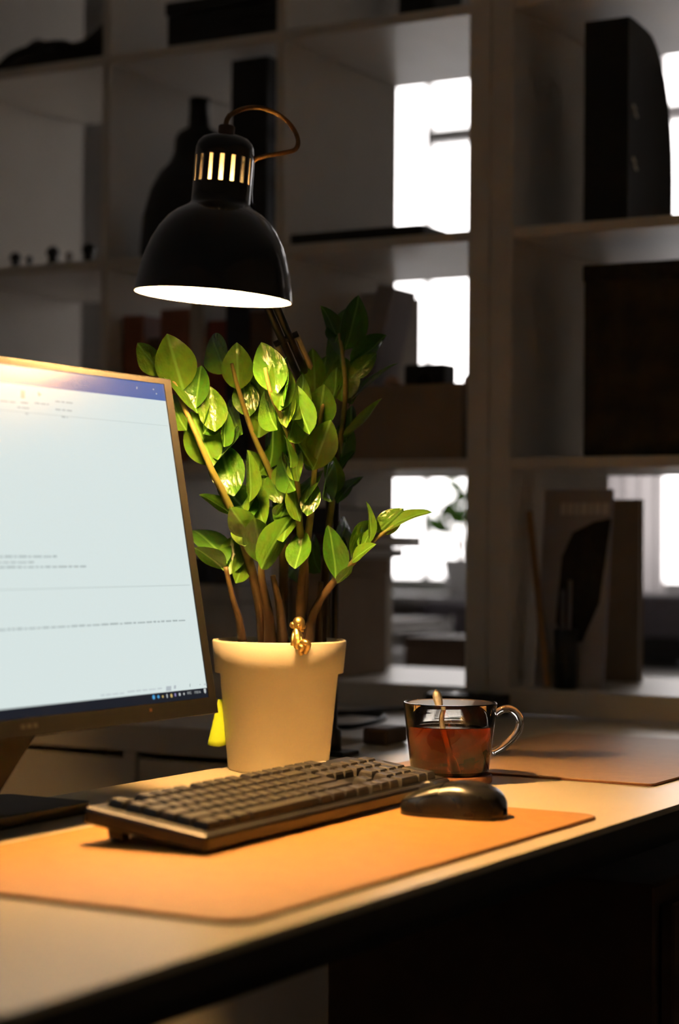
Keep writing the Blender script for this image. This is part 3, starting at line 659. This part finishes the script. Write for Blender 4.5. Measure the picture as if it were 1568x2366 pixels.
        Mw = frame(Bq-ax*ln*.03, sd*Wn*1.26, ax*ln*1.07, nn*ln)
        o.matrix_basis = Mw
plant()

# ------------------------------------------------------------------ small desk things
def figurine():
    root = thing('gold_figurine', 'tiny gold climbing figurine hanging on the rim of the plant pot', 'figurine', POT+V((0, 0, .14)))
    inv = root.matrix_world.inverted(); D = 2.195
    p = lambda x, y, d=0: at(x, y, D+d)
    mb = MB()
    mb.tube(bez([p(684, 1452), p(686, 1466, -.001), p(688, 1478, -.002), p(690, 1490, -.004), p(693, 1494, -.005)]), [.0035, .0058, .0066, .0062, .0042], 12)
    mb.tube(bez([p(681, 1458), p(677, 1470, -.004), p(676, 1482, -.006), p(676, 1489, -.004)]), [.0026, .0024, .0022, .0028], 8)
    mb.tube(bez([p(689, 1460), p(694, 1472, -.004), p(697, 1482, -.006)]), [.0026, .0023, .0024], 8)
    mb.tube(bez([p(691, 1490, -.004), p(703, 1484, -.010), p(711, 1489, -.011), p(708, 1499, -.009), p(703, 1509, -.008)]), [.0042, .0038, .0036, .0030, .0034], 8)
    mb.tube(bez([p(690, 1491, -.004), p(697, 1495, -.011), p(694, 1504, -.010), p(698, 1512, -.009)]), [.0040, .0035, .0030, .0034], 8)
    o = mb.build('body', 'gold', root); o.matrix_basis = inv.copy()
    hd = MB().ball(p(690, 1440), (.0070, .0070, .0078), 16, 12)
    hd.ball(p(676, 1444), (.0040, .0030, .0040)); hd.ball(p(700, 1448), (.0030, .0030, .0030)); hd.ball(p(690, 1445, -.0065), (.0018, .0018, .0016))
    o = hd.build('head', 'gold', root); o.matrix_basis = inv.copy()
    br = MB().tube([p(678, 1452), p(702, 1456)], [.0035, .0022], 10); o = br.build('hat_brim', 'gold', root); o.matrix_basis = inv.copy()
figurine()
def note():
    # a yellow paper slip stuck high on the pot's flank, its lower end flaring away
    c = POT; mb = MB(); vs = []; n = 9; K = 7; ang0 = math.atan2(-RGT.y, -RGT.x)
    dl = V((math.cos(ang0+.12), math.sin(ang0+.12), 0)); nf = V((-dl.y, dl.x, 0))
    for side in (0, .0004):
        for i in range(n+1):
            t = i/n; z = .0800-.052*t; rb = .0575+(.0675-.0575)*(z-.003)/(.11-.003)
            for k in range(K):
                u = k/(K-1); r = rb+.0003+(.0045+.0165*t)*u
                p = c+dl*r+nf*(side+.006*t*math.sin(u*2.6)-.004*t*u); vs.append((p.x, p.y, z-.0015*math.sin(u*math.pi)*t))
    m = (n+1)*K; fs = []
    for i in range(n):
        for k in range(K-1):
            a = i*K+k; fs += [(a, a+1, a+K+1, a+K), (m+a, m+a+K, m+a+K+1, m+a+1)]
        a = i*K+K-1; fs.append((a, m+a, m+a+K, a+K))
    for k in range(K-1): fs += [(n*K+k, n*K+k+1, m+n*K+k+1, m+n*K+k), (k+1, k, m+k, m+k+1)]
    mb.add(vs, fs, True); tag(mb.build('paper_slip', 'note_yellow'), 'yellow paper slip stuck on the pot beside the monitor corner', 'sticky note')
note()
MUG = V((-.976, 1.946, 0)); CZ = .009
def mug():
    root = thing('coaster', 'round brown coaster under the glass mug', 'coaster', MUG)
    MB().lathe([(0, .0004), (.0455, .0004), (.0462, .002), (.0462, .008), (.0450, .0092), (.0435, .0078), (0, .0076)], 48).build('disc', 'cork', root)
    z0 = .0082; hh = .0785
    root = thing('glass_mug', 'clear glass mug of tea on a round coaster', 'mug', MUG+V((0, 0, z0)))
    outp = [(0, 0), (.037, 0), (.0415, .002), (.0430, .008), (.0512, hh-.001), (.0510, hh), (.0498, hh+.0002), (.0490, hh-.001)]
    inp = [(.0490, hh-.001), (.0408, .010), (.039, .0065), (.034, .0050), (0, .0048)]
    MB().lathe(outp+inp[1:], 64).build('cup', 'glass_clear', root)
    dirh = (RGT*.97 - FWD*.10); dirh.z = 0; dirh.normalize()
    hp = lambda r, z: tuple(dirh*r)[:2] + (z,)
    MB().tube(bez([hp(.0492, .066), hp(.058, .072), hp(.0685, .0705), hp(.0755, .060), hp(.073, .047), hp(.060, .033), hp(.0466, .0245)]), [.0040, .0046, .0046, .0042], 12).build('handle', 'glass_clear', root)
    tz = .0535
    r_at = lambda z: .0408+(.0490-.0408)*(z-.010)/(hh-.011)
    tea = MB().lathe([(0, .0044), (.0335, .0046), (.0388, .0062), (.0411, .0100), (r_at(tz-.001)+.0003, tz-.001), (r_at(tz)+.0003, tz+.0004), (r_at(tz)-.002, tz-.0002), (0, tz-.0002)], 64)
    tag(tea.build('tea', 'tea'), 'amber red tea filling the glass mug', 'tea').location = MUG+V((0, 0, z0))
    # spoon
    D = 2.185
    a = at(1006, 1592, D+.02); b = at(1024, 1665, D+.0); c = at(1046, 1770, D-.012)
    ax = (c-a).normalized(); wd = (ax.cross(FWD)).normalized(); nn = wd.cross(ax)
    root = thing('teaspoon', 'steel teaspoon standing in the glass mug of tea', 'spoon', c)
    inv = root.matrix_world.inverted()
    L = (c-a).length; mb = MB(); vs = []; fs = []; N = 24
    for i in range(N+1):
        t = i/N
        if t < .3: w_ = .0052*math.sqrt(max(.02, 1-((.12-t)/.12)**2)) if t < .12 else .0052-.0022*(t-.12)/.18
        else: w_ = .0030-.001*(t-.3)/.7
        p = a+ax*(L*t)+nn*(.004*math.sin(t*2.6))
        for sx, sn in ((-1, 0), (-.5, .0009), (.5, .0009), (1, 0), (.5, -.0007), (-.5, -.0007)): vs.append(p+wd*w_*sx+nn*sn)
    for i in range(N):
        for k in range(6): fs.append((i*6+k, i*6+(k+1) % 6, (i+1)*6+(k+1) % 6, (i+1)*6+k))
    fs.append(tuple(range(6))); mb.add(vs, fs, True); o = mb.build('handle', 'steel', root); o.matrix_basis = inv.copy()
    bw = MB().ball((0, 0, 0), (.0085, .0135, .0028), 16, 8, frame(c-ax*.002, (wd*.45+nn*.89).normalized(), ax, (nn*.45-wd*.89).normalized())); o = bw.build('bowl', 'steel', root); o.matrix_basis = inv.copy()
mug()
# black power box and cords behind the mug
root = thing('power_strip', 'black power strip lying at the foot of the shelf behind the mug', 'power strip', (-1.33, 2.70, 0))
MB().rbox((-.055, -.03, .0005), (.06, .035, .034), .004).build('case', 'black_plastic', root)
for k in range(3): MB().lathe([(.014, .034), (.014, .0355), (.011, .0355), (.011, .0345)], 20, T(-.034+k*.036, 0, 0), True).build('outlet', 'black_metal', root)
tag(MB().tube(bez([(-1.385, 2.70, .010), (-1.45, 2.64, .006), (-1.47, 2.52, .005), (-1.40, 2.40, .0045), (-1.36, 2.42, .0045), (-1.37, 2.52, .010), (-1.44, 2.50, .013), (-1.46, 2.40, .006), (-1.42, 2.335, .0045)]), .004, 8).build('extension_cable', 'cable_black'), 'black power cord curled on the low cabinet behind the pot', 'cord')
root = thing('charger_plug', 'small dark charger plug lying beside the pot', 'charger', (-1.232, 2.27, 0))
MB().rbox((-.018, -.03, .0004), (.018, .03, .022), .004).build('body', 'brown_cover', root)
MB().tube([(.0, .03, .011), (0, .042, .010)], .004, 8).build('strain_relief', 'cable_black', root)

# ------------------------------------------------------------------ things on the shelves
R0, R1, R2, R3 = ZB[3], ZB[2], ZB[1], ZB[0]
G = .0008
def mag_file(name, label, x, y, z, w_, d, h, m, group=None):
    """upright file: closed spine to the front, flanks cut down in a curve towards the back"""
    root = thing(name, label, 'file box', (x, y, z+G), group=group)
    cut = [(0, 0), (d, 0), (d, h*.30)]
    for k in range(9):
        t = k/8; cut.append((d-d*.62*(1-math.cos(t*math.pi/2))-.0, h*.30+(h*.70-.004)*math.sin(t*math.pi/2)))
    cut += [(d*.10, h), (0, h)]
    MF = lambda xx: frame((xx, 0, 0), (0, 1, 0), (0, 0, 1), (1, 0, 0))
    for xx in (0, w_-.003): MB().prism(cut, 0, .003, MF(xx)).build('side_wall', m, root)
    MB().box((.003, 0, 0), (w_-.003, .003, h)).build('spine', m, root)
    MB().box((.003, .003, 0), (w_-.003, d, .003)).build('floor_board', m, root)
    MB().box((.003, d-.003, .003), (w_-.003, d, h*.3)).build('back_wall', m, root)
    return root
def ring_marks(root, x, ys, zs):
    for zc in zs:
        mb = MB()
        for k in range(2): mb.tube([(x, ys+.004+k*.007, zc+.006-k*.010), (x, ys+.012+k*.007, zc-.000-k*.010)], .0022, 8)
        mb.build('metal_clip', 'steel', root)
f1 = mag_file('file_box', 'black file box with rounded back standing in the upper cube at the picture edge', -1.185, 2.80, R1, .072, .19, .312, 'black_card', 'black file boxes')
ring_marks(f1, .0735, .012, (.175, .095))
f2 = mag_file('file_box', 'black file box standing upright directly behind the lamp head', -1.824, 2.80, R1, .072, .235, .325, 'black_card', 'black file boxes')
ring_marks(f2, .0735, .03, (.205, .12))
v = MB().lathe([(0, 0), (.098, 0), (.101, .004), (.100, .03), (.096, .08), (.084, .125), (.068, .155), (.052, .172), (.044, .19), (.042, .215), (.036, .225), (.019, .235), (.017, .27), (.018, .285), (.013, .285), (.012, .24)], 48)
tag(v.build('bell_vase', 'ceramic_black'), 'black bell-shaped vase with a narrow neck behind the lamp shade', 'vase').location = (-1.932, 2.865, R1+G)
# black storage box, top row
root = thing('storage_box', 'flat black lidded box in the top row above the lamp', 'box', (-1.95, 2.79, R0+G))
MB().rbox((0, 0, 0), (.235, .30, .062), .002, 1).build('body', 'black_card', root); MB().rbox((-.003, -.003, .0625), (.238, .303, .085), .002, 1).build('lid', 'black_card', root)
root = thing('storage_box', 'tall black box in the top row against the bright window', 'box', (-1.615, 3.0, R0+G))
MB().rbox((0, 0, 0), (.068, .11, .18), .002, 1).build('body', 'black_card', root); MB().rbox((-.002, -.002, .1805), (.070, .112, .22), .002, 1).build('lid', 'black_card', root)
# soft black bag top left
def bag():
    root = thing('black_bag', 'limp black cloth bag lying in the top row at the picture corner', 'bag', (-2.238, 2.90, R0+G))
    mb = MB(); vs = []; fs = []; N, K = 26, 14; rnd = random.Random(5)
    for i in range(N+1):
        t = i/N; x = -.150+.30*t; hh = .078+.034*math.exp(-((t-.82)/.10)**2)+.012*math.sin(t*9)+.006*math.sin(t*23); e = math.sin(math.pi*min(max(t, .03), .97))**.35; w_ = .085*e
        for k in range(K+1):
            a = math.pi*k/K; vs.append((x, -w_*math.cos(a)*(1+.06*math.sin(5*a+7*t)), max(0, hh*e*math.sin(a)**.7*(1+.07*math.sin(11*t+4*a)))))
    for i in range(N):
        for k in range(K): fs.append((i*(K+1)+k, (i+1)*(K+1)+k, (i+1)*(K+1)+k+1, i*(K+1)+k+1))
    fs.append(tuple(range(K+1))); fs.append(tuple(N*(K+1)+k for k in range(K+1))[::-1])
    mb.add(vs, fs, True); mb.build('body', 'dark_fabric', root)
    MB().tube(bez([(.09, -.09, .02), (.06, -.092, .045), (.0, -.09, .050), (-.06, -.092, .04), (-.10, -.093, .015)]), .007, 8).build('strap', 'dark_fabric', root)
bag()
root = thing('upright_folder', 'dark folder standing at the end of the black bag', 'folder', (-2.084, 2.80, R0+G))
MB().rbox((0, 0, 0), (.026, .24, .31), .002, 1).build('cover', 'dark_fabric', root); MB().box((.004, .004, .003), (.022, .2405, .306)).build('sheets', 'grey_paper', root)
# small dark figures standing along the board
for k, (px, s, nm, lb) in enumerate(((36, 1.15, 0, 'stout dark game piece, first of the row from the picture edge'), (68, .9, 1, 'slim dark game piece, second of the row from the picture edge'), (122, 1.35, 0, 'biggest dark game piece in the middle of the small row'), (160, .95, 1, 'pale brown game piece, fourth of the small row'), (205, 1.35, 0, 'stout dark game piece nearest the shelf divider'))):
    p = ony(px, 612, 2.80); mb = MB()
    prof = [(0, 0), (.010, 0), (.0102, .003), (.007, .007), (.006, .013), (.0085, .016), (.0095, .020), (.007, .025), (.0035, .0275), (0, .0285)] if nm == 0 else [(0, 0), (.009, 0), (.009, .003), (.005, .006), (.0042, .014), (.0065, .017), (.0065, .021), (.004, .026), (0, .027)]
    mb.lathe([(r*s, z*s) for r, z in prof], 20); o = mb.build('game_piece', 'brown_cover' if k == 3 else 'ceramic_black'); tag(o, lb, 'figurine', 'small game pieces on the shelf'); o.location = (p.x, 2.80, R1+G)
def book(label, x, y, z, w_, d, h, m, M=None, group=None):
    """w_ along x, d along y, h along z; spine faces the viewer (-y)"""
    root = thing('book', label, 'book', M=(T(x, y, z+G) @ M) if M else T(x, y, z+G), group=group)
    if h >= w_:
        MB().box((.0022, .0015, .002), (w_-.0022, d-.003, h-.002)).build('pages', 'white_paper', root)
        MB().box((0, 0, 0), (.0018, d, h)).box((w_-.0018, 0, 0), (w_, d, h)).box((.0018, 0, 0), (w_-.0018, .0014, h)).build('cover', m, root)
    else:
        MB().box((.002, .0015, .0022), (w_-.002, d-.003, h-.0022)).build('pages', 'white_paper', root)
        MB().box((0, 0, 0), (w_, d, .0018)).box((0, 0, h-.0018), (w_, d, h)).box((0, 0, .0018), (w_, .0014, h-.0018)).build('cover', m, root)
g = 'books in the cube under the vase'
book('rust red upright book under the lamp rim, nearest the divider', -2.036, 2.79, R2, .044, .20, .255, 'rust_cover', None, g)
book('dark brown upright book between the two reddish ones', -1.990, 2.80, R2, .030, .19, .215, 'brown_cover', None, g)
book('wide brick red upright book under the lamp rim', -1.957, 2.79, R2, .058, .21, .262, 'rust_cover', None, g)
book('pale cream upright book behind the plant top', -1.896, 2.79, R2, .026, .20, .272, 'cream_cover', None, g)
book('dark red upright book behind the plant top', -1.867, 2.80, R2, .040, .19, .24, 'red_cover', None, g)
book('blackish upright book behind the lamp arm', -1.824, 2.79, R2, .045, .2, .27, 'navy_cover', None, g)
book('brown upright book beside the lamp arm, last of its row', -1.776, 2.79, R2, .05, .2, .25, 'brown_cover', None, g)
g = 'books in the cube above the monitor'
book('dark navy book lying flat, lowest above the monitor', -2.385, 2.78, R2, .30, .22, .07, 'navy_cover', None, g)
book('dark red book lying in the stack above the monitor', -2.36, 2.785, R2+.0718, .25, .20, .045, 'red_cover', None, g)
book('black book on top of the stack above the monitor', -2.385, 2.79, R2+.1186, .20, .19, .045, 'navy_cover', None, g)
book('brown standing book beside the stack above the monitor', -2.083, 2.79, R2, .022, .18, .15, 'brown_cover', None, g)
# closed laptop in the window cube
root = thing('laptop', 'closed thin black laptop lying on the shelf in front of the window', 'laptop', (-1.684, 2.757, R1+G))
MB().prism(rounded(0, 0, .245, .34, .012), 0, .009).build('base', 'black_card', root); MB().prism(rounded(0, 0, .245, .34, .012), .0095, .016).build('lid', 'black_card', root)
# cardboard box with things in it, row 2
def carton():
    root = thing('cardboard_box', 'open brown cardboard box in the cube beside the window', 'box', (-1.588, 2.775, R2+G))
    W_, D_, H_ = .212, .20, .118; t = .004
    MB().box((0, 0, 0), (W_, t, H_)).build('front_wall', 'cardboard', root); MB().box((0, D_-t, 0), (W_, D_, H_)).build('back_wall', 'cardboard', root)
    MB().box((0, t, 0), (t, D_-t, H_)).build('side_wall', 'cardboard', root); MB().box((W_-t, t, 0), (W_, D_-t, H_)).build('side_wall', 'cardboard', root)
    MB().box((t, t, 0), (W_-t, D_-t, t)).build('bottom', 'cardboard', root)
    z = R2+G+.0048
    r2 = thing('camera', 'small black camera-like box on top of the cardboard box contents', 'camera', (-1.548, 2.905, z)); MB().rbox((0, 0, 0), (.075, .045, .158), .004).build('body', 'black_card', r2); MB().lathe([(.018, 0), (.018, .012), (.014, .012), (.012, .006), (0, .006)], 20, frame((.045, 0, .125), (1, 0, 0), (0, 0, 1), (0, -1, 0)), True).build('lens', 'black_metal', r2)
    for i, (x, y, lb) in enumerate(((-1.545, 2.86, 'wooden ball on a stick peeping from the cardboard box by the camera'), (-1.40, 2.86, 'wooden ball on a stick at the end of the cardboard box'))):
        r3 = thing('wooden_rattle', lb, 'toy', (x, y, z), group='wooden rattles in the box'); MB().tube([(0, 0, 0), (0, 0, .11)], .004, 8).build('handle', 'wood_strip', r3); MB().ball((0, 0, .122), .014).build('ball', 'skin_tone_wood', r3)
    r4 = thing('ring_binder', 'grey lilac binder leaning over the cardboard box', 'binder', M=T(-1.668, 2.90, R2+G+.0079) @ Matrix.Rotation(math.radians(14), 4, 'Y'))
    MB().box((0, 0, 0), (.003, .08, .30)).box((.029, 0, 0), (.032, .08, .30)).box((.003, 0, 0), (.029, .003, .30)).build('cover', 'grey_paper', r4); MB().box((.006, .004, .004), (.026, .079, .294)).build('sheets', 'white_paper', r4)
    r4 = thing('magazine_file', 'mauve brown upright file at the back beside the window', 'file box', (-1.689, 3.005, R2+G))
    MB().box((0, 0, 0), (.055, .003, .30)).build('front_panel', 'cream_cover', r4)
    for xq in (0, .052): MB().box((xq, .003, 0), (xq+.003, .12, .30)).build('flank', 'cream_cover', r4)
    MB().box((.003, .003, 0), (.052, .12, .003)).build('bottom', 'cream_cover', r4)
carton()
# storage box with flat books on it, row 3 left shelf
root = thing('storage_box', 'slim brown storage box behind the plant stems', 'box', (-1.686, 2.775, R3+G))
MB().rbox((0, 0, 0), (.086, .175, .165), .002, 1).build('body', 'cardboard', root); MB().rbox((-.002, -.003, .1655), (.088, .178, .192), .002, 1).build('lid', 'cardboard', root)
zt = R3+G+.1935
g = 'books piled on the slim storage box'
book('dark brown book lying lowest on the slim storage box', -1.687, 2.78, zt, .110, .19, .016, 'brown_cover', None, g)
book('brown book jutting towards the window on the slim storage box', -1.686, 2.785, zt+.0175, .122, .22, .018, 'brown_cover', None, g)
book('black book on top of the pile behind the plant', -1.688, 2.775, zt+.037, .075, .22, .045, 'navy_cover', None, g)
root = thing('storage_box', 'small pale lidded box seen between the monitor and plant stems', 'box', (-1.98, 2.77, R3+G))
MB().rbox((0, 0, 0), (.20, .30, .118), .002, 1).build('body', 'cream_cover', root); MB().rbox((-.003, -.003, .1185), (.203, .303, .146), .002, 1).build('lid', 'cream_cover', root)
book('black flat book lying on the small pale box', -1.978, 2.77, R3+G+.1465, .19, .25, .045, 'navy_cover')
# right shelf: dark box
root = thing('fabric_box', 'big dark patterned storage box filling the middle cube at the picture edge', 'box', (-1.178, 2.785, R2+G))
MB().rbox((0, 0, 0), (.225, .19, .288), .004, 2).build('body', 'dark_pattern', root); MB().rbox((-.001, -.0015, .264), (.226, .1915, .2895), .002, 1).build('hem', 'dark_fabric', root)
# right shelf: brown file with brochures
r = thing('cardboard_folder', 'big brown cardboard folder standing in the lowest cube behind the mug', 'folder', (-1.278, 2.99, R3+G))
MB().box((0, 0, 0), (.112, .003, .292)).box((0, .017, 0), (.112, .020, .292)).box((0, .003, 0), (.003, .017, .292)).build('cover', 'cardboard', r); MB().box((.004, .004, .001), (.108, .016, .286)).build('sheets', 'white_paper', r)
r = thing('brochure', 'grey printed brochure in front of the brown file box', 'brochure', M=T(-1.262, 2.802, R3+G+.001) @ Matrix.Rotation(math.radians(-7), 4, 'X') )
MB().box((0, 0, 0), (.112, .006, .305)).build('cover', 'grey_paper', r)
mb = MB(); rnd = random.Random(9); x = .028
while x < .098: wq = rnd.uniform(.006, .012); mb.box((x, -.0004, .266), (x+wq, 0, .284)); x += wq+.003
mb.build('title_print', 'white_paper', r)
mb = MB(); pl = [(.030, .10), (.045, .07), (.075, .07), (.10, .13), (.112, .26), (.085, .255), (.05, .238), (.034, .20)]; mb.prism(pl, 0, .0005, frame((0, 0, 0), (1, 0, 0), (0, 0, 1), (0, -1, 0))); mb.build('printed_shape', 'dark_fabric', r)
r = thing('wooden_ruler', 'thin wooden ruler leaning beside the grey brochure', 'ruler', M=T(-1.238, 2.786, R3+G+.001) @ Matrix.Rotation(math.radians(-7), 4, 'Y')); MB().box((0, 0, 0), (.010, .004, .27)).build('stick', 'wood_strip', r)
r = thing('pen_holder', 'dark narrow pen holder at the foot of the grey brochure', 'pen holder', (-1.205, 2.79, R3+G)); MB().lathe([(0, 0), (.017, 0), (.018, .09), (.0165, .09), (.0155, .003), (0, .003)], 24).build('cup', 'black_card', r)
for k in range(2): o = MB().tube([(-.004+k*.008, 0, .004), (-.007+k*.012, .004, .15+.015*k)], .0035, 8).build('pen', 'chair_grey', r)

# ------------------------------------------------------------------ beyond the shelf
def far_desk():
    root = thing('far_desk', 'white desk standing beyond the shelf by the windows', 'desk')
    MB().rbox((-2.9, 3.45, -.03), (-1.1, 4.30, 0), .004, 1).build('desk_top', 'radiator_white', root)
    for x in (-2.85, -1.2):
        for y in (3.5, 4.2): MB().box((x, y, Z0), (x+.05, y+.05, -.03)).build('leg', 'black_metal', root)
far_desk()
root = thing('far_monitor', 'grey back of a monitor on the desk beyond the shelf', 'monitor', (-1.55, 4.05, 0))
MB().rbox((-.32, 0, .06), (.30, .05, .15), .01).build('housing', 'chair_grey', root); MB().box((-.06, .01, .01), (.06, .04, .06)).build('neck', 'black_metal', root); MB().prism(rounded(-.12, -.08, .12, .1, .02), .0005, .01).build('foot', 'black_metal', root)
root = thing('paper_tray', 'white paper tray beyond the shelf beside the mug', 'paper tray', (-2.16, 3.62, .0005))
for k in range(2):
    MB().rbox((-.02, 0, k*.07), (.20, .30, k*.07+.006), .001, 1).build('tray', 'radiator_white', root); MB().box((.0, .01, k*.07+.0065), (.19, .29, k*.07+.026)).build('paper_stack', 'white_paper', root)
for x in (-.02, .195): MB().box((x, .29, 0), (x+.005, .30, .1)).build('post', 'radiator_white', root)
root = thing('wooden_box', 'dark brown box on the desk beyond the shelf', 'box', (-1.86, 3.50, .0005))
MB().rbox((0, 0, 0), (.16, .14, .058), .003, 1).build('body', 'brown_cover', root); MB().rbox((-.002, -.002, .0585), (.162, .142, .074), .002, 1).build('lid', 'brown_cover', root)
root = thing('office_chair', 'grey office chair back beyond the shelf', 'chair', (-2.35, 4.75, Z0))
MB().rbox((-.25, -.23, .45), (.25, .25, .53), .03, 3).build('seat', 'chair_grey', root); MB().rbox((-.24, .20, .60), (.24, .27, .84), .03, 3).build('backrest', 'chair_grey', root)
MB().box((-.03, .235, .5), (.03, .26, .62)).build('spine', 'black_metal', root); MB().tube([(0, 0, .08), (0, 0, .46)], .03, 12).build('gas_column', 'black_metal', root)
for k in range(5):
    a = 2*math.pi*k/5; l = MB().tube([(0, 0, .10), (.28*math.cos(a), .28*math.sin(a), .07)], .018, 8).build('leg', 'black_metal', root); MB().ball((.28*math.cos(a), .28*math.sin(a), .03), .03).build('caster', 'black_metal', l)
for i, (a, b) in enumerate(WIN):
    root = thing('radiator', ('ribbed white radiator below the window beyond the plant', 'ribbed white radiator below the window at the picture edge')[i], 'radiator', (0, 0, 0))
    k = 0; x = a+.02
    while x < b-.05: MB().rbox((x, Y1-.12, Z0+.12), (x+.045, Y1-.02, SILL-.08), .01, 2).build('rib', 'radiator_white', root); x += .055
    MB().tube([(a+.02, Y1-.07, Z0+.16), (b-.03, Y1-.07, Z0+.16)], .015, 8).build('pipe', 'radiator_white', root)
# curtain
mb = MB(); vs = []; fs = []; N = 60
for i in range(N+1):
    t = i/N; vs += [(-2.54+.30*t, Y1-.05+.022*math.sin(t*34), SILL+.02), (-2.54+.30*t, Y1-.05+.022*math.sin(t*34+.5), 2.0)]
for i in range(N): fs.append((2*i, 2*i+2, 2*i+3, 2*i+1))
mb.add(vs, fs, True); tag(mb.build('curtain', 'curtain_sheer'), 'pale sheer curtain gathered at the side of the far window', 'curtain')
tag(MB().tube([(-3.6, Y1-.05, 2.02), (-1.2, Y1-.05, 2.02)], .012, 10).ball((-3.6, Y1-.05, 2.02), .02).ball((-1.2, Y1-.05, 2.02), .02).build('curtain_rail', 'window_frame'), 'plain curtain rail above the far windows', 'rail')
# potted plant on the far sill
root = thing('sill_plant', 'small green potted plant standing on the far window sill', 'plant', (-2.97, Y1+.0, SILL+G))
MB().lathe([(0, 0), (.05, 0), (.065, .10), (.068, .10), (.068, .12), (.06, .12), (.055, .10), (0, .10)], 24).build('pot', 'radiator_white', root)
rnd = random.Random(21)
for k in range(9):
    a = rnd.uniform(0, 6.28); l = rnd.uniform(.18, .34); e = V((math.cos(a)*.13*rnd.random(), math.sin(a)*.06, .1+l))
    st = MB().tube(bez([(0, 0, .1), tuple(V((e.x*.4, e.y*.4, .1+l*.6))), tuple(e)], 4), .003, 6).build('stem', 'stem_green', root)
    lm = bpy.data.meshes['leaf']
    for q in range(3):
        b = V((e.x*.5, e.y*.5, .1+l*(.55+.2*q))); ax = V((math.cos(a+q*2), math.sin(a+q*2), .6)).normalized(); sd = ax.orthogonal().normalized(); o = link('leaf', lm, st); o.matrix_basis = frame(b, sd*.045, ax*.09, sd.cross(ax)*.09)
